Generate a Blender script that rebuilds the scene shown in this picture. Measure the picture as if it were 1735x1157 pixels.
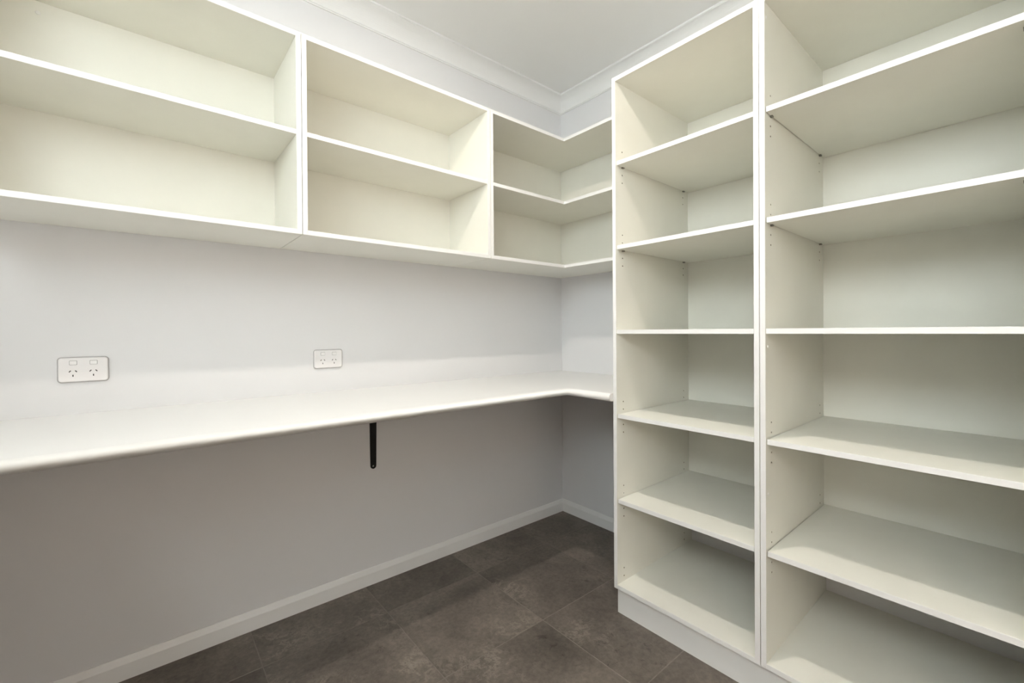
import bpy, bmesh, math
from mathutils import Matrix, Vector

# ------------------------------------------------------------------ clear
for o in list(bpy.data.objects):
    bpy.data.objects.remove(o, do_unlink=True)
scene = bpy.context.scene
COL = scene.collection

# ------------------------------------------------------------------ camera
IMG_W, IMG_H = 1735.0, 1157.0
F_PX, PPX, PPY = 740.7151, 856.0005, 565.6356
YAW, PITCH, ROLL = math.radians(39.478), math.radians(-0.312), math.radians(-0.374)
CAM = Vector((-2.0763, -1.9467, 1.1557))


def cam_axes():
    c, s = math.cos, math.sin
    f = Vector((s(YAW) * c(PITCH), c(YAW) * c(PITCH), s(PITCH)))
    r = Vector((c(YAW), -s(YAW), 0))
    u = r.cross(f)
    return c(ROLL) * r + s(ROLL) * u, -s(ROLL) * r + c(ROLL) * u, f


cd = bpy.data.cameras.new('camera')
cam = bpy.data.objects.new('camera', cd)
COL.objects.link(cam)
r_, u_, f_ = cam_axes()
m = Matrix.Identity(4)
for i in range(3):
    m[i][0], m[i][1], m[i][2], m[i][3] = r_[i], u_[i], -f_[i], CAM[i]
cam.matrix_world = m
cd.sensor_fit = 'HORIZONTAL'
cd.sensor_width = 36.0
cd.lens = F_PX / IMG_W * 36.0
cd.shift_x = (IMG_W / 2 - PPX) / IMG_W
cd.shift_y = (PPY - IMG_H / 2) / IMG_W
cd.clip_start = 0.02
scene.camera = cam

# ------------------------------------------------------------------ world, lights, exposure
WORLD_STRENGTH = 13.2
LAMP_WATTS = 17.0
HALL_FILL_WATTS = 78.0
HALL_FILL_COLOR = (1.0, 0.86, 0.70)
LAMP_COLOR = (1.0, 0.915, 0.81)
LAMPS = ((-1.30, -1.11), (-1.35, -3.17), (-2.50, -3.17))   # recessed downlights: the pantry, then two unseen fill lamps added beyond the opening
CEIL = 2.6238
w = bpy.data.worlds.new('daylight')
scene.world = w
w.use_nodes = True
bg = w.node_tree.nodes['Background']
bg.inputs[0].default_value = (0.93, 0.97, 1.0, 1)
bg.inputs[1].default_value = WORLD_STRENGTH

scene.view_settings.view_transform = 'Standard'
scene.view_settings.look = 'None'
scene.view_settings.gamma = 1.0
scene.view_settings.use_curve_mapping = False
scene.view_settings.exposure = 0.0

ld = bpy.data.lights.new('downlight_lamp', 'AREA')
ld.shape = 'DISK'
ld.size = 0.04
ld.energy = LAMP_WATTS
ld.color = LAMP_COLOR
for lx, ly in LAMPS:
    lamp = bpy.data.objects.new('downlight_lamp', ld)
    COL.objects.link(lamp)
    lamp.location = (lx, ly, CEIL - 0.014)
    if ly < -3:
        lamp.data = ld.copy()
        lamp.data.energy = HALL_FILL_WATTS
        lamp.data.color = HALL_FILL_COLOR


# ------------------------------------------------------------------ materials
def new_mat(name):
    mt = bpy.data.materials.new(name)
    mt.use_nodes = True
    nt = mt.node_tree
    return mt, nt, nt.nodes['Principled BSDF']


def plain(name, col, rough=0.5, var=0.02, scale=6.0, bump=0.0, bump_scale=300.0, metal=0.0, spec=0.5):
    mt, nt, b = new_mat(name)
    tc = nt.nodes.new('ShaderNodeTexCoord')
    nz = nt.nodes.new('ShaderNodeTexNoise')
    nz.inputs['Scale'].default_value = scale
    nz.inputs['Detail'].default_value = 4
    nt.links.new(tc.outputs['Object'], nz.inputs['Vector'])
    cr = nt.nodes.new('ShaderNodeValToRGB')
    cr.color_ramp.elements[0].position = 0.3
    cr.color_ramp.elements[1].position = 0.7
    cr.color_ramp.elements[0].color = (*[max(0, c * (1 - var)) for c in col], 1)
    cr.color_ramp.elements[1].color = (*[min(1, c * (1 + var)) for c in col], 1)
    nt.links.new(nz.outputs['Fac'], cr.inputs['Fac'])
    nt.links.new(cr.outputs['Color'], b.inputs['Base Color'])
    b.inputs['Roughness'].default_value = rough
    b.inputs['Metallic'].default_value = metal
    b.inputs['Specular IOR Level'].default_value = spec
    if bump:
        n2 = nt.nodes.new('ShaderNodeTexNoise')
        n2.inputs['Scale'].default_value = bump_scale
        nt.links.new(tc.outputs['Object'], n2.inputs['Vector'])
        bp = nt.nodes.new('ShaderNodeBump')
        bp.inputs['Strength'].default_value = bump
        bp.inputs['Distance'].default_value = 0.0006
        nt.links.new(n2.outputs['Fac'], bp.inputs['Height'])
        nt.links.new(bp.outputs['Normal'], b.inputs['Normal'])
    return mt


M = {}
M['wall'] = plain('wall_paint', (0.744, 0.743, 0.752), 0.75, 0.008, 2.0, 0.08, 260)
M['ceiling'] = plain('ceiling_paint', (0.86, 0.86, 0.85), 0.85, 0.006, 2.0)
M['trim'] = plain('trim_gloss_paint', (0.84, 0.84, 0.835), 0.40, 0.006, 3.0)
M['cornice'] = plain('cornice_paint', (0.84, 0.84, 0.835), 0.7, 0.006, 3.0)
M['board'] = plain('off_white_melamine', (0.838, 0.828, 0.757), 0.42, 0.012, 9.0, 0.10, 420)
M['edge'] = plain('white_edge_banding', (0.81, 0.805, 0.795), 0.38, 0.006, 12.0)
M['bench'] = plain('white_laminate', (0.81, 0.805, 0.79), 0.30, 0.006, 5.0, 0.05, 500)
M['kick'] = plain('kickboard_laminate', (0.80, 0.80, 0.79), 0.45, 0.008, 5.0)
M['black'] = plain('black_powder_coat', (0.006, 0.006, 0.006), 0.55, 0.05, 60.0, spec=0.25)
M['steel'] = plain('zinc_steel', (0.55, 0.55, 0.54), 0.35, 0.05, 60.0, metal=1.0)
M['nickel'] = plain('nickel_pin', (0.30, 0.29, 0.26), 0.40, 0.05, 80.0, metal=1.0)
M['outlet'] = plain('outlet_plastic', (0.80, 0.785, 0.785), 0.32, 0.004, 20.0)
M['switch'] = plain('switch_plastic', (0.83, 0.82, 0.815), 0.28, 0.004, 20.0)
M['slot'] = plain('outlet_slot', (0.012, 0.012, 0.012), 0.6, 0.05, 40.0)
M['gap'] = plain('switch_gap', (0.16, 0.155, 0.155), 0.6, 0.03, 40.0)
M['frame'] = plain('outlet_shadow_grey', (0.44, 0.43, 0.43), 0.5, 0.01, 30.0)  # dark grey standing in for the gap shadow around the plate
M['core'] = plain('particleboard_core', (0.13, 0.095, 0.065), 0.9, 0.2, 200.0)
M['cap'] = plain('screw_cap_plastic', (0.86, 0.855, 0.82), 0.35, 0.004, 30.0)
M['grout'] = plain('grey_grout', (0.225, 0.20, 0.175), 0.9, 0.12, 40.0)


def tile_mat():
    mt, nt, b = new_mat('grey_brown_stone_tile')
    N, L = nt.nodes, nt.links
    tc = N.new('ShaderNodeTexCoord')
    oi = N.new('ShaderNodeObjectInfo')
    mul = N.new('ShaderNodeVectorMath'); mul.operation = 'SCALE'
    mul.inputs[0].default_value = (37.0, 53.0, 71.0)
    L.new(oi.outputs['Random'], mul.inputs['Scale'])
    add = N.new('ShaderNodeVectorMath'); add.operation = 'ADD'
    L.new(tc.outputs['Object'], add.inputs[0]); L.new(mul.outputs[0], add.inputs[1])

    def noise(scale, detail, rough=0.6, dist=0.0):
        n = N.new('ShaderNodeTexNoise')
        n.inputs['Scale'].default_value = scale
        n.inputs['Detail'].default_value = detail
        n.inputs['Roughness'].default_value = rough
        n.inputs['Distortion'].default_value = dist
        L.new(add.outputs[0], n.inputs['Vector'])
        return n.outputs['Fac']

    def ramp(src, stops):
        r = N.new('ShaderNodeValToRGB')
        e = r.color_ramp.elements
        e[0].position, e[0].color = stops[0][0], (*stops[0][1], 1)
        e[1].position, e[1].color = stops[-1][0], (*stops[-1][1], 1)
        for p, c in stops[1:-1]:
            k = e.new(p); k.color = (*c, 1)
        L.new(src, r.inputs['Fac'])
        return r.outputs['Color']

    def mix(kind, fac, a, c):
        x = N.new('ShaderNodeMix'); x.data_type = 'RGBA'; x.blend_type = kind
        if isinstance(fac, float):
            x.inputs[0].default_value = fac
        else:
            L.new(fac, x.inputs[0])
        L.new(a, x.inputs[6])
        L.new(c, x.inputs[7])
        return x.outputs[2]

    base = ramp(noise(3.2, 8, 0.62, 0.4), [(0.30, (0.090, 0.076, 0.064)), (0.50, (0.155, 0.131, 0.110)), (0.72, (0.235, 0.201, 0.170))])
    fine = ramp(noise(60, 6, 0.7), [(0.35, (0.78, 0.78, 0.78)), (0.65, (1.15, 1.15, 1.15))])
    col = mix('MULTIPLY', 1.0, base, fine)
    vein_mask = ramp(noise(7.0, 8, 0.72, 0.35), [(0.47, (0, 0, 0)), (0.50, (0.45, 0.45, 0.45)), (0.53, (0, 0, 0))])
    patch = ramp(noise(2.6, 3, 0.5), [(0.52, (0, 0, 0)), (0.66, (1, 1, 1))])
    vm = mix('MULTIPLY', 1.0, vein_mask, patch)
    pale = N.new('ShaderNodeRGB'); pale.outputs[0].default_value = (0.40, 0.355, 0.30, 1)
    col = mix('MIX', vm, col, pale.outputs[0])
    speck = ramp(noise(26.0, 6, 0.75, 0.8), [(0.56, (1, 1, 1)), (0.66, (0.45, 0.43, 0.42))])
    speck_patch = ramp(noise(3.4, 3, 0.5), [(0.45, (0.15, 0.15, 0.15)), (0.62, (1, 1, 1))])
    col = mix('MULTIPLY', speck_patch, col, speck)
    L.new(col, b.inputs['Base Color'])
    rr = N.new('ShaderNodeMapRange')
    rr.inputs['To Min'].default_value = 0.42; rr.inputs['To Max'].default_value = 0.62
    L.new(noise(14, 4), rr.inputs['Value'])
    L.new(rr.outputs[0], b.inputs['Roughness'])
    bp = N.new('ShaderNodeBump'); bp.inputs['Strength'].default_value = 0.25; bp.inputs['Distance'].default_value = 0.001
    L.new(noise(45, 5, 0.7), bp.inputs['Height'])
    L.new(bp.outputs['Normal'], b.inputs['Normal'])
    return mt


M['tile'] = tile_mat()


def glass_mat():
    mt, nt, b = new_mat('clear_glass')
    out = nt.nodes['Material Output']
    nt.nodes.remove(b)
    tr = nt.nodes.new('ShaderNodeBsdfTransparent')
    tr.inputs[0].default_value = (0.94, 0.96, 0.95, 1)
    gl = nt.nodes.new('ShaderNodeBsdfGlossy')
    gl.inputs['Roughness'].default_value = 0.02
    mx = nt.nodes.new('ShaderNodeMixShader')
    mx.inputs[0].default_value = 0.06
    nt.links.new(tr.outputs[0], mx.inputs[1]); nt.links.new(gl.outputs[0], mx.inputs[2])
    nt.links.new(mx.outputs[0], out.inputs['Surface'])
    return mt


M['glass'] = glass_mat()


# ------------------------------------------------------------------ mesh helpers
def link(name, bm, mat, parent=None, loc=(0, 0, 0), smooth=False):
    """bm is in world coordinates; the object's origin is put at loc (world)."""
    loc = Vector(loc)
    bmesh.ops.translate(bm, verts=bm.verts, vec=-loc)
    bmesh.ops.recalc_face_normals(bm, faces=bm.faces)
    me = bpy.data.meshes.new(name)
    bm.to_mesh(me); bm.free()
    if smooth:
        for p in me.polygons:
            p.use_smooth = True
    me.materials.append(M[mat])
    o = bpy.data.objects.new(name, me)
    COL.objects.link(o)
    if parent is not None:
        o.parent = parent
        o.location = loc - world_loc(parent)
    else:
        o.location = loc
    return o


def world_loc(o):
    v = Vector(o.location)
    while o.parent:
        o = o.parent
        v += Vector(o.location)
    return v


def add_box(bm, a, b):
    lo = [min(a[i], b[i]) for i in range(3)]
    hi = [max(a[i], b[i]) for i in range(3)]
    vs = [bm.verts.new((x, y, z)) for x in (lo[0], hi[0]) for y in (lo[1], hi[1]) for z in (lo[2], hi[2])]
    for f in ((0, 1, 3, 2), (4, 6, 7, 5), (0, 4, 5, 1), (2, 3, 7, 6), (0, 2, 6, 4), (1, 5, 7, 3)):
        bm.faces.new([vs[i] for i in f])
    return vs


def box(name, a, b, mat, parent=None, bevel=0.0, seg=1):
    bm = bmesh.new()
    add_box(bm, a, b)
    if bevel:
        bmesh.ops.bevel(bm, geom=bm.edges[:], offset=bevel, segments=seg, affect='EDGES', profile=0.5)
    c = [(a[i] + b[i]) / 2 for i in range(3)]
    return link(name, bm, mat, parent, c)


def prism(bm, pts, z0, z1):
    lo = [bm.verts.new((x, y, z0)) for x, y in pts]
    hi = [bm.verts.new((x, y, z1)) for x, y in pts]
    n = len(pts)
    bm.faces.new(lo[::-1]); bm.faces.new(hi)
    for i in range(n):
        j = (i + 1) % n
        bm.faces.new((lo[i], lo[j], hi[j], hi[i]))


def sweep(bm, rings):
    """rings: list of closed profiles (equal length lists of 3D points)."""
    vv = [[bm.verts.new(p) for p in r] for r in rings]
    n = len(rings[0])
    for a, b in zip(vv, vv[1:]):
        for i in range(n):
            j = (i + 1) % n
            bm.faces.new((a[i], a[j], b[j], b[i]))
    bm.faces.new(vv[0][::-1]); bm.faces.new(vv[-1])


def add_cyl(bm, c, axis, r, h, n=16, r2=None):
    """cylinder starting at c going h along the axis (0,1,2)."""
    r2 = r if r2 is None else r2
    o = [i for i in range(3) if i != axis]
    ring = []
    for rad, d in ((r, 0), (r2, h)):
        row = []
        for k in range(n):
            t = 2 * math.pi * k / n
            p = list(c)
            p[axis] += d; p[o[0]] += rad * math.cos(t); p[o[1]] += rad * math.sin(t)
            row.append(bm.verts.new(p))
        ring.append(row)
    bm.faces.new(ring[0][::-1]); bm.faces.new(ring[1])
    for k in range(n):
        j = (k + 1) % n
        bm.faces.new((ring[0][k], ring[0][j], ring[1][j], ring[1][k]))


def empty(name, loc, label, cat, group=None):
    o = bpy.data.objects.new(name, None)
    o.empty_display_size = 0.05
    COL.objects.link(o)
    o.location = loc
    o['label'] = label
    o['category'] = cat
    if group:
        o['group'] = group
    return o


def tag(o, label, cat, group=None):
    o['label'] = label
    o['category'] = cat
    if group:
        o['group'] = group
    return o


def structure(o, label=None, cat=None):
    o['kind'] = 'structure'
    if label:
        o['label'] = label
    if cat:
        o['category'] = cat
    return o


# ------------------------------------------------------------------ dimensions (metres, corner of the room at the origin)
ZUB, ZUT, ZUM = 1.4962, 2.1911, 1.8547     # wall cabinets: bottom, top, top of the middle shelf
DL, DR = 0.335, 0.3316                     # wall cabinet depths
J1, J2 = -1.6525, -0.8297                  # joints between wall cabinets
TP = 0.0162                                # board thickness
XT, XS, XTB = -0.6047, -0.599, -0.0264     # tall units: front, shelf front, face of the back panel
TL, TJ = -0.8496, -1.4012
TR = TJ - (TL - TJ)
ZTT, ZBT = 2.1796, 0.1076
SHELF_Z = (1.8247, 1.4848, 1.1432, 0.8015, 0.4553)
ZBE = 0.9016
X_NEAR, Y_FRONT, Y_HALL = -2.95, -2.90, -4.80
ZCB, CW = 2.5436, 0.0802

# ------------------------------------------------------------------ the room
T = 0.10
WIN_Y0, WIN_Y1, WIN_Z0, WIN_Z1 = -2.75, -0.95, 1.78, 2.48
OPEN_X0, OPEN_X1, OPEN_H = -2.75, -1.25, 2.10  # opening out of view, guessed and placed for the fill it lets in
structure(box('wall_left', (X_NEAR - T, 0, -0.1), (T, T, CEIL + 0.1), 'wall'),
          'painted pale grey wall behind the long bench', 'wall')
structure(box('wall_right', (0, Y_HALL - T, -0.1), (T, 0, CEIL + 0.1), 'wall'),
          'painted pale grey wall behind the tall shelving', 'wall')
bm = bmesh.new()
add_box(bm, (X_NEAR, Y_FRONT - T, -0.1), (OPEN_X0, Y_FRONT, CEIL + 0.1))
add_box(bm, (OPEN_X1, Y_FRONT - T, -0.1), (0, Y_FRONT, CEIL + 0.1))
add_box(bm, (OPEN_X0, Y_FRONT - T, OPEN_H), (OPEN_X1, Y_FRONT, CEIL + 0.1))
structure(link('wall_front', bm, 'wall'), 'painted wall with an added wide square opening facing the long bench', 'wall')
structure(box('wall_end', (X_NEAR - T, Y_HALL - T, -0.1), (0, Y_HALL, CEIL + 0.1), 'wall'),
          'painted end wall of the room beyond the opening', 'wall')
bm = bmesh.new()
add_box(bm, (X_NEAR - T, Y_HALL, -0.1), (X_NEAR, WIN_Y0, CEIL + 0.1))
add_box(bm, (X_NEAR - T, WIN_Y1, -0.1), (X_NEAR, 0, CEIL + 0.1))
add_box(bm, (X_NEAR - T, WIN_Y0, -0.1), (X_NEAR, WIN_Y1, WIN_Z0))
add_box(bm, (X_NEAR - T, WIN_Y0, WIN_Z1), (X_NEAR, WIN_Y1, CEIL + 0.1))
structure(link('wall_back', bm, 'wall'), 'painted wall with an added high window facing the tall shelving', 'wall')
structure(box('ceiling', (X_NEAR, Y_HALL, CEIL), (0, 0, CEIL + 0.1), 'ceiling'), 'flat matt white ceiling', 'ceiling')

# unseen high window, guessed and sized for its fill light: frame, sash bars and a clear pane
bm = bmesh.new()
xw0, xw1 = X_NEAR - T + 0.02, X_NEAR + 0.012
for y0, y1 in ((WIN_Y0 - 0.045, WIN_Y0 + 0.03), (WIN_Y1 - 0.03, WIN_Y1 + 0.045)):
    add_box(bm, (xw0, y0, WIN_Z0 - 0.045), (xw1, y1, WIN_Z1 + 0.045))
for z0, z1 in ((WIN_Z0 - 0.045, WIN_Z0 + 0.03), (WIN_Z1 - 0.03, WIN_Z1 + 0.045)):
    add_box(bm, (xw0, WIN_Y0 + 0.03, z0), (xw1, WIN_Y1 - 0.03, z1))
win = structure(link('fill_window', bm, 'trim', None, (X_NEAR, WIN_Y0, WIN_Z0)), 'unseen white framed high window, added for fill light, facing the tall shelving', 'window')
box('pane', (X_NEAR - 0.052, WIN_Y0, WIN_Z0), (X_NEAR - 0.048, WIN_Y1, WIN_Z1), 'glass', win)

# floor: grout bed with the tiles as pieces
TILE_X0, TILE_Y0, PX, PY, JT = -0.400, -0.245, 0.457, 0.4465, 0.0034
floor = structure(box('floor', (X_NEAR, Y_HALL, -0.1), (0, 0, -0.0006), 'grout'), 'grey brown stone look tiled floor', 'floor')


def cuts(first, pitch, lo):
    e = [0.0, first]
    while e[-1] - pitch > lo:
        e.append(e[-1] - pitch)
    e.append(lo)
    return e


tile_mesh = {}
xs_, ys_ = cuts(TILE_X0, PX, X_NEAR), cuts(TILE_Y0, PY, Y_HALL)
for xa, xb in zip(xs_, xs_[1:]):
    for ya, yb in zip(ys_, ys_[1:]):
        w_, h_ = round(xa - xb - JT, 4), round(ya - yb - JT, 4)
        if w_ <= 0.01 or h_ <= 0.01:
            continue
        key = (w_, h_)
        if key not in tile_mesh:
            bm = bmesh.new()
            add_box(bm, (-w_ / 2, -h_ / 2, -0.010), (w_ / 2, h_ / 2, 0.0))
            top = [e for e in bm.edges if all(v.co.z > -1e-6 for v in e.verts)]
            bmesh.ops.bevel(bm, geom=top, offset=0.0005, segments=1, affect='EDGES')
            bmesh.ops.recalc_face_normals(bm, faces=bm.faces)
            me = bpy.data.meshes.new('tile'); bm.to_mesh(me); bm.free()
            me.materials.append(M['tile'])
            tile_mesh[key] = me
        o = bpy.data.objects.new('tile', tile_mesh[key])
        COL.objects.link(o)
        o.parent = floor
        o.location = Vector(((xa + xb) / 2, (ya + yb) / 2, 0.0)) - world_loc(floor)

# cornices
CP = [(0, -CW), (0.005, -CW), (0.0065, -CW + 0.0045), (0.0105, -CW + 0.0045)]
for k in range(1, 13):
    t = k / 12 * math.pi / 2
    CP.append((0.0105 + (CW - 0.0145) * (1 - math.cos(t)), -CW + 0.0045 + (CW - 0.0150) * math.sin(t)))
CP += [(CW - 0.004, -0.0090), (CW, -0.0085), (CW, 0.0), (0, 0)]


def run_along_left(prof, z_ref, x_end):
    bm = bmesh.new()
    sweep(bm, [[(-d, -d, z_ref + z) for d, z in prof], [(x_end, -d, z_ref + z) for d, z in prof]])
    return bm


def run_along_right(prof, z_ref, y_end):
    bm = bmesh.new()
    sweep(bm, [[(-d, -d, z_ref + z) for d, z in prof], [(-d, y_end, z_ref + z) for d, z in prof]])
    return bm


structure(link('trim_1', run_along_left(CP, CEIL, X_NEAR), 'cornice'), 'white coved cornice over the wall cabinets', 'cornice')
structure(link('trim_2', run_along_right(CP, CEIL, Y_FRONT + 0.0), 'cornice'), 'white coved cornice over the tall shelving', 'cornice')

# skirting boards with a splayed top
SP = [(0, 0), (0.0127, 0), (0.0127, 0.053), (0.0122, 0.0545), (0.0055, 0.0725), (0.004, 0.0746), (0, 0.0746)]
structure(link('baseboard_left', run_along_left(SP, 0.0, X_NEAR), 'trim'), 'white splayed skirting board below the long bench', 'skirting board')
structure(link('baseboard_right', run_along_right(SP, 0.0, TL + 0.001), 'trim'), 'white splayed skirting board running from the corner to the tall shelving', 'skirting board')

EB = 0.0012   # edge banding thickness


def board(name, a, b, parent, front, inner=True):
    """melamine board with a white band on its front edge; front = ('x'|'y', coordinate)."""
    a = list(a); b = list(b)
    ax = 0 if front == 'x' else 1
    lo = min(a[ax], b[ax])
    band_a, band_b = list(a), list(b)
    if a[ax] < b[ax]:
        a[ax] = lo + EB; band_b[ax] = lo + EB
    else:
        b[ax] = lo + EB; band_a[ax] = lo + EB
    o = box(name, a, b, 'board', parent)
    box('edge_band', band_a, band_b, 'edge', o, 0.0005)
    return o


def screw_cap(parent, c, axis, sgn, r=0.0065):
    bm = bmesh.new()
    add_cyl(bm, c, axis, r, sgn * 0.0016, 16, r * 0.7)
    return link('screw_cap', bm, 'cap', parent, c)


# ------------------------------------------------------------------ wall cabinets on the left wall
def wall_cabinet(x0, x1, label, caps=()):
    r = empty('wall_cabinet', ((x0 + x1) / 2, -DL / 2, ZUB), label, 'open cabinet')
    g = 0.0010
    x0 += g; x1 -= g
    back = -0.0052
    board('side_panel', (x0, -DL, ZUB), (x0 + TP, -0.001, ZUT), r, 'y')
    board('side_panel', (x1 - TP, -DL, ZUB), (x1, -0.001, ZUT), r, 'y')
    i0, i1 = x0 + TP, x1 - TP
    board('top_panel', (i0, -DL + 0.0004, ZUT - TP), (i1, back, ZUT), r, 'y')
    board('bottom_panel', (i0, -DL + 0.0004, ZUB), (i1, back, ZUB + TP), r, 'y')
    board('shelf', (i0 + 0.0004, -DL + 0.002, ZUM - TP), (i1 - 0.0004, back, ZUM), r, 'y')
    bp = box('back_panel', (i0, back, ZUB), (i1, -0.001, ZUT), 'board', r)
    for c in caps:
        screw_cap(bp, c, 1, -1)
    return r


wall_cabinet(J1 - (J2 - J1), J1, 'open white wall cabinet over the bench, the one farther from the corner',
             [(-2.3209, -0.0052, 2.1401)])
wall_cabinet(J1, J2, 'open white wall cabinet between the corner cabinet and another straight one')

# corner cabinet
r = empty('corner_wall_cabinet', (-0.3, -0.3, ZUB), 'open white L-shaped wall cabinet wrapped around the room corner', 'open cabinet')
board('side_panel', (J2 + 0.0010, -DL, ZUB), (J2 + TP, -0.001, ZUT), r, 'y')
board('side_panel', (-DR, TL + 0.001, ZUB), (-0.001, TL + TP, ZUT), r, 'x')


def l_board(name, z0, z1, inset=0.0004):
    xa, ya = J2 + TP, TL + TP
    fx, fy = -DR + inset, -DL + inset
    bk = -0.0052
    bm = bmesh.new()
    prism(bm, [(xa, bk), (bk, bk), (bk, ya), (fx + EB, ya), (fx + EB, fy + EB), (xa, fy + EB)][::-1], z0, z1)
    o = link(name, bm, 'board', r, (-0.2, -0.2, (z0 + z1) / 2))
    for pts in (((xa, fy), (xa, fy + EB), (fx + EB, fy + EB), (fx, fy)), ((fx, fy), (fx + EB, fy + EB), (fx + EB, ya), (fx, ya))):
        bm = bmesh.new()
        prism(bm, pts, z0, z1)
        c = (sum(p[0] for p in pts) / 4, sum(p[1] for p in pts) / 4, (z0 + z1) / 2)
        link('edge_band', bm, 'edge', o, c)


l_board('top_panel', ZUT - TP, ZUT)
l_board('bottom_panel', ZUB, ZUB + TP)
l_board('shelf', ZUM - TP, ZUM, 0.002)
box('back_panel', (J2 + TP, -0.0052, ZUB), (-0.0052, -0.001, ZUT), 'board', r)
box('back_panel', (-0.0052, TL + TP, ZUB), (-0.001, -0.001, ZUT), 'board', r)


# ------------------------------------------------------------------ tall shelving
def drill(panel_obj, side_y, sgn, zs):
    """bore shelf-pin holes into the inner face of a side panel (real holes)."""
    bmc = bmesh.new()
    base = world_loc(panel_obj)
    for z in zs:
        for x in (-0.5585, -0.0735):
            add_cyl(bmc, (x - base.x, side_y + sgn * 0.002 - base.y, z - base.z), 1, 0.0028, -sgn * 0.012, 10)
    bmesh.ops.recalc_face_normals(bmc, faces=bmc.faces)
    me = bpy.data.meshes.new('cut'); bmc.to_mesh(me); bmc.free()
    me.materials.append(M['core'])
    cut = bpy.data.objects.new('cut', me)
    COL.objects.link(cut)
    cut.location = base
    mod = panel_obj.modifiers.new('holes', 'BOOLEAN')
    mod.operation = 'DIFFERENCE'; mod.object = cut; mod.solver = 'EXACT'
    mod.material_mode = 'TRANSFER'
    bpy.context.view_layer.update()
    ev = panel_obj.evaluated_get(bpy.context.evaluated_depsgraph_get())
    nm = bpy.data.meshes.new_from_object(ev)
    panel_obj.modifiers.clear()
    old = panel_obj.data
    panel_obj.data = nm
    nm.name = old.name
    bpy.data.meshes.remove(old)
    bpy.data.objects.remove(cut, do_unlink=True)


def pin(parent, x, y, z, sgn):
    bm = bmesh.new()
    add_cyl(bm, (x, y - sgn * 0.004, z - 0.0028), 1, 0.0025, sgn * 0.006, 10)
    add_box(bm, (x - 0.0065, y + sgn * 0.0006, z - 0.0046), (x + 0.0065, y + sgn * 0.0075, z - 0.0003))
    return link('shelf_pin', bm, 'nickel', parent, (x, y, z - 0.002))


def tall_unit(y0, y1, label, extra_holes=(), caps=()):
    """y0 > y1"""
    r = empty('tall_shelving_unit', (XT / 2, (y0 + y1) / 2, ZBT), label, 'shelving unit')
    y0 -= 0.0009; y1 += 0.0009
    s0 = board('side_panel', (XT, y0 - TP + 0.0006, ZBT), (-0.001, y0, ZTT), r, 'x')
    s1 = board('side_panel', (XT, y1, ZBT), (-0.001, y1 + TP - 0.0006, ZTT), r, 'x')
    i0, i1 = y0 - TP + 0.0006, y1 + TP - 0.0006
    board('top_panel', (XT + 0.0004, i1, ZTT - TP), (XTB, i0, ZTT), r, 'x')
    board('bottom_panel', (XT + 0.0004, i1, ZBT), (-0.001, i0, ZBT + TP), r, 'x')
    box('back_panel', (XTB, i1, SHELF_Z[4]), (-0.012, i0, ZTT), 'board', r)
    zs = []
    for k, z in enumerate(SHELF_Z):
        gap = 0.0022 if k != 2 else 0.0003
        front = XS if k != 2 else XS - 0.002
        s = board('shelf', (front, i1 + gap, z), (XTB - (0.001 if k != 2 else 0), i0 - gap, z + TP), r, 'x')
        if k != 2:
            zs += [z + d * 0.0316 for d in (-2, -1, 1, 2)]
            for x in (-0.5585, -0.0735):
                pin(s, x, i0, z, -1)
                pin(s, x, i1, z, 1)
    zs += list(extra_holes)
    drill(s0, i0, -1, zs)
    drill(s1, i1, 1, zs)
    for x, z in caps:
        screw_cap(s0, (x, i0, z), 1, -1, 0.005)
    return r


tall_unit(TL, TJ, 'tall open white shelving unit with six bays, standing beside the corner bench', (0.1783, 0.1462))
tall_unit(TJ, TR, 'tall open white shelving unit separated from the bench by its twin',
          (), [(-0.5853, 1.1039), (-0.5853, 0.6454), (-0.5900, 2.1189)])

# kickboard under both tall units
bm = bmesh.new()
KX = -0.5843
add_box(bm, (KX, TR + 0.002, 0.0), (KX + TP, TL - 0.004, ZBT))
add_box(bm, (KX + TP, TL - 0.004 - TP, 0.0), (-0.02, TL - 0.004, ZBT))
add_box(bm, (KX + TP, TR + 0.002, 0.0), (-0.02, TR + 0.002 + TP, ZBT))
add_box(bm, (-0.02 - TP, TR + 0.018, 0.0), (-0.02, TL - 0.020, ZBT))
tag(link('kickboard', bm, 'kick', None, (KX, (TL + TR) / 2, 0.0)), 'low white recessed kickboard carrying the tall shelving units', 'kickboard')

# ------------------------------------------------------------------ bench
BT = 0.033
DB, DBR = 0.6229, 0.6296
bz0, bz1 = ZBE - BT, ZBE
rad = BT / 2
nose = []
for k in range(13):
    t = math.pi / 2 - math.pi * k / 12
    nose.append((rad * math.cos(t), (bz0 + bz1) / 2 + rad * math.sin(t)))
bm = bmesh.new()


def bench_ring_left(x, corner=False):
    pts = [(x, -0.0005, bz1)]
    pts += [((-DBR + rad - d) if corner else x, -DB + rad - d, z) for d, z in nose]
    pts += [(x, -0.0005, bz0)]
    return pts


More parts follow.
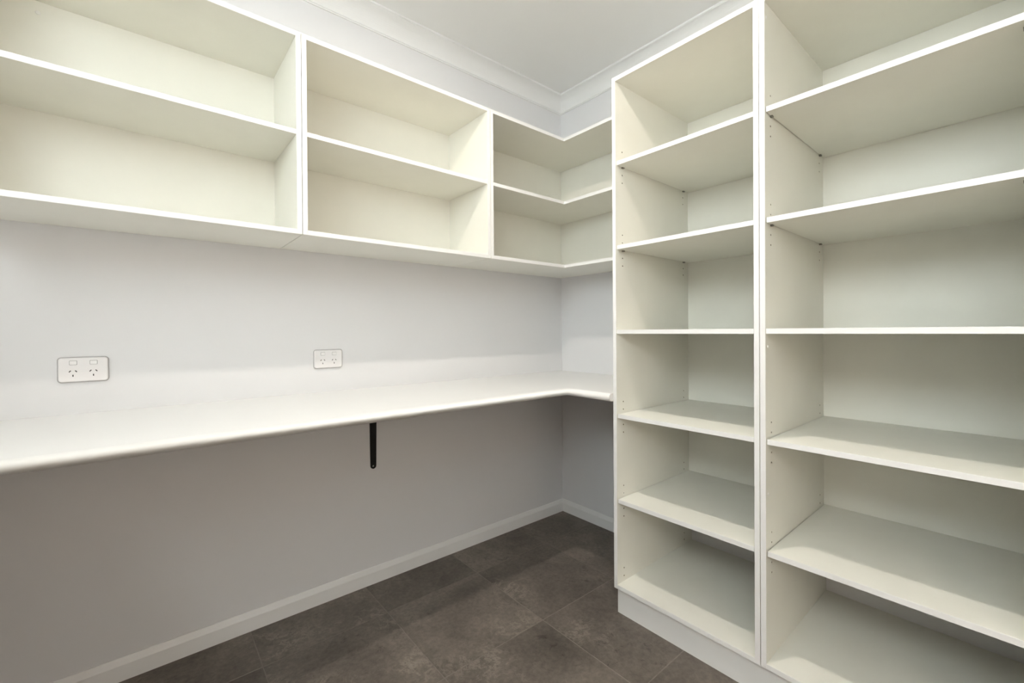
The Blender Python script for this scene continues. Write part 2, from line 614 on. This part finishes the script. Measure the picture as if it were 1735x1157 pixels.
# profile at the far end, at the mitre and at the tall unit
XA, YA = X_NEAR + 0.0005, -2.30  # unseen arm along the window wall, added to darken the low bays
end_0 = [(XA, YA, bz1)] + [(XA + 0.60 - rad + d, YA, z) for d, z in nose] + [(XA, YA, bz0)]
end_a = [(XA, -0.0005, bz1)] + [(XA + 0.60 - rad + d, -DB + rad - d, z) for d, z in nose] + [(XA, -0.0005, bz0)]
mitre = [(-0.0005, -0.0005, bz1)] + [(-DBR + rad - d, -DB + rad - d, z) for d, z in nose] + [(-0.0005, -0.0005, bz0)]
end_b = [(-0.0005, TL + 0.0005, bz1)] + [(-DBR + rad - d, TL + 0.0005, z) for d, z in nose] + [(-0.0005, TL + 0.0005, bz0)]
sweep(bm, [end_0, end_a, mitre, end_b])
o = link('benchtop', bm, 'bench', None, (-1.3, -0.3, bz0))
for p in o.data.polygons:
    if abs(p.normal.z) < 0.99 and p.area < 0.2 and len(p.vertices) == 4:
        p.use_smooth = True
tag(o, 'long white laminate benchtop with a rounded front edge, turning the room corner', 'benchtop')

# bracket holding the bench: tapered leg on the wall, arm under the bench
BX = -1.2685
r = empty('bench_bracket', (BX, -0.003, bz0), 'black steel bracket screwed to the wall, holding up the white benchtop', 'bracket')
bm = bmesh.new()
zt, zb = bz0, 0.527
n = 10
hole_c, hole_r = (BX - 0.0005, 0.5395), 0.0042
wt, wb = 0.0175, 0.0135
outline = [(BX + wt, zt), (BX - wt, zt)]
for k in range(n + 1):
    t = math.pi + math.pi * k / n
    outline.append((BX + wb * math.cos(t), zb + wb + wb * math.sin(t)))
vo = {}
for y in (-0.0002, -0.0048):
    vo[y] = [bm.verts.new((x, y, z)) for x, z in outline]
N_ = len(outline)
# front with a real screw hole: strip the face between the outline and the hole
for y in (-0.0002, -0.0048):
    hole = [bm.verts.new((hole_c[0] + hole_r * math.cos(2 * math.pi * k / 16), y, hole_c[1] + hole_r * math.sin(2 * math.pi * k / 16))) for k in range(16)]
    ed = []
    for loop in (vo[y], hole):
        for k in range(len(loop)):
            ed.append(bm.edges.new((loop[k], loop[(k + 1) % len(loop)])))
    bmesh.ops.triangle_fill(bm, use_beauty=True, edges=ed)
    vo[(y, 'h')] = hole
for k in range(N_):
    j = (k + 1) % N_
    bm.faces.new((vo[-0.0002][k], vo[-0.0002][j], vo[-0.0048][j], vo[-0.0048][k]))
for k in range(16):
    j = (k + 1) % 16
    bm.faces.new((vo[(-0.0002, 'h')][k], vo[(-0.0002, 'h')][j], vo[(-0.0048, 'h')][j], vo[(-0.0048, 'h')][k]))
link('wall_leg', bm, 'black', r, (BX, -0.003, 0.70))
bm = bmesh.new()
prism(bm, [(BX - wt, -0.0048), (BX + wt, -0.0048), (BX + wb, -0.40), (BX + 0.006, -0.412), (BX - 0.006, -0.412), (BX - wb, -0.40)], bz0 - 0.0048, bz0 - 0.0001)
link('bench_arm', bm, 'black', r, (BX, -0.2, bz0))
bm = bmesh.new()
add_cyl(bm, (hole_c[0], -0.0006, hole_c[1]), 1, 0.0040, -0.0030, 16, 0.0032)
link('screw', bm, 'steel', r, (hole_c[0], -0.002, hole_c[1]))


# ------------------------------------------------------------------ power outlets
def rounded_rect(cx, cz, w_, h_, rr, n=6):
    pts = []
    for sx, sz, a0 in ((1, 1, 0), (-1, 1, 90), (-1, -1, 180), (1, -1, 270)):
        for k in range(n + 1):
            t = math.radians(a0 + 90 * k / n)
            pts.append((cx + sx * (w_ / 2 - rr) + rr * math.cos(t), cz + sz * (h_ / 2 - rr) + rr * math.sin(t)))
    return pts


def slab(bm, layers):
    """layers: (outline points xz, y) from the wall outwards."""
    sweep(bm, [[(x, y, z) for x, z in pts] for pts, y in layers])


def outlet(x0, z0, label):
    W_, H_ = 0.1165, 0.0765
    cx, cz = x0 + W_ / 2, z0 + H_ / 2
    r = empty('power_outlet', (cx, 0.0, cz), label, 'power outlet')
    bm = bmesh.new()
    slab(bm, [(rounded_rect(cx, cz, W_ - 0.002, H_ - 0.002, 0.0075), 0.0),
              (rounded_rect(cx, cz, W_, H_, 0.0085), -0.0040),
              (rounded_rect(cx, cz, W_ - 0.0008, H_ - 0.0008, 0.0082), -0.0066),
              (rounded_rect(cx, cz, W_ - 0.0035, H_ - 0.0035, 0.0072), -0.0086),
              (rounded_rect(cx, cz, W_ - 0.0065, H_ - 0.0065, 0.0062), -0.0090)])
    plate = link('cover_plate', bm, 'outlet', r, (cx, -0.005, cz))
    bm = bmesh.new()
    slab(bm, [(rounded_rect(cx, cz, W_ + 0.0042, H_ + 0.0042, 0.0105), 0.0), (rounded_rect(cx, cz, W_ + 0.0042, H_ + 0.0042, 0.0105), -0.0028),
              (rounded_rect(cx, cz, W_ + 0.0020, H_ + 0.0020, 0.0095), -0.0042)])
    link('gap_shadow_rim', bm, 'frame', r, (cx, -0.002, cz))  # rim added so its grey draws the plate's shadow outline
    for dx in (0.0345, 0.0820):
        sx, sz = x0 + dx, z0 + 0.0606
        bm = bmesh.new()
        slab(bm, [(rounded_rect(sx, sz, 0.0182, 0.0136, 0.0018, 4), -0.0080), (rounded_rect(sx, sz, 0.0182, 0.0136, 0.0018, 4), -0.00915)])
        fr = link('switch_surround', bm, 'gap', plate, (sx, -0.009, sz))
        bm = bmesh.new()
        slab(bm, [(rounded_rect(sx, sz, 0.0166, 0.0120, 0.0014, 4), -0.0080), (rounded_rect(sx, sz, 0.0166, 0.0120, 0.0014, 4), -0.0106),
                  (rounded_rect(sx, sz, 0.0156, 0.0110, 0.0010, 4), -0.0110)])
        link('rocker_switch', bm, 'switch', r, (sx, -0.0095, sz))
        for ox, oz, ang in ((-0.0070, 0.0337, -40), (0.0070, 0.0337, 40), (0.0, 0.0198, 0)):
            px_, pz_ = x0 + dx + ox - 0.0006, z0 + oz
            a = math.radians(ang)
            pts = []
            for ux, uz in ((-0.0013, -0.0032), (0.0013, -0.0032), (0.0013, 0.0032), (-0.0013, 0.0032)):
                pts.append((px_ + ux * math.cos(a) - uz * math.sin(a), pz_ + ux * math.sin(a) + uz * math.cos(a)))
            bm = bmesh.new()
            slab(bm, [(pts, -0.0082), (pts, -0.00915)])
            link('pin_slot', bm, 'slot', plate, (px_, -0.009, pz_))
    return r


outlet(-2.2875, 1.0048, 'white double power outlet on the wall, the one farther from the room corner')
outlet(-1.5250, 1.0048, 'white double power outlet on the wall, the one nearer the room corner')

# ------------------------------------------------------------------ recessed downlights in the ceiling
mt, nt, b = new_mat('lit_diffuser')
b.inputs['Base Color'].default_value = (0.9, 0.9, 0.9, 1)
b.inputs['Emission Color'].default_value = (*LAMP_COLOR, 1)
b.inputs['Emission Strength'].default_value = 20.0
M['lens'] = mt


def downlight(lx, ly, label):
    r = empty('downlight', (lx, ly, CEIL), label, 'ceiling light')
    bm = bmesh.new()
    rings = [(0.044, 0.0), (0.056, 0.0), (0.056, -0.003), (0.052, -0.006), (0.046, -0.006), (0.044, -0.003)]
    vv = []
    for k in range(32):
        t = 2 * math.pi * k / 32
        vv.append([bm.verts.new((lx + a * math.cos(t), ly + a * math.sin(t), CEIL + z)) for a, z in rings])
    for k in range(32):
        a, b = vv[k], vv[(k + 1) % 32]
        for i in range(6):
            j = (i + 1) % 6
            bm.faces.new((a[i], a[j], b[j], b[i]))
    link('trim_ring', bm, 'trim', r, (lx, ly, CEIL))
    bm = bmesh.new()
    add_cyl(bm, (lx, ly, CEIL), 2, 0.0445, -0.002, 32)
    link('diffuser', bm, 'lens', r, (lx, ly, CEIL))


downlight(*LAMPS[0], 'round white recessed downlight in the ceiling over the middle wall cabinet')
downlight(*LAMPS[1], 'unseen round fill downlight added beyond the wall opening, nearer the tall shelving side')
downlight(*LAMPS[2], 'unseen round fill downlight added beyond the wall opening, nearer the window side')
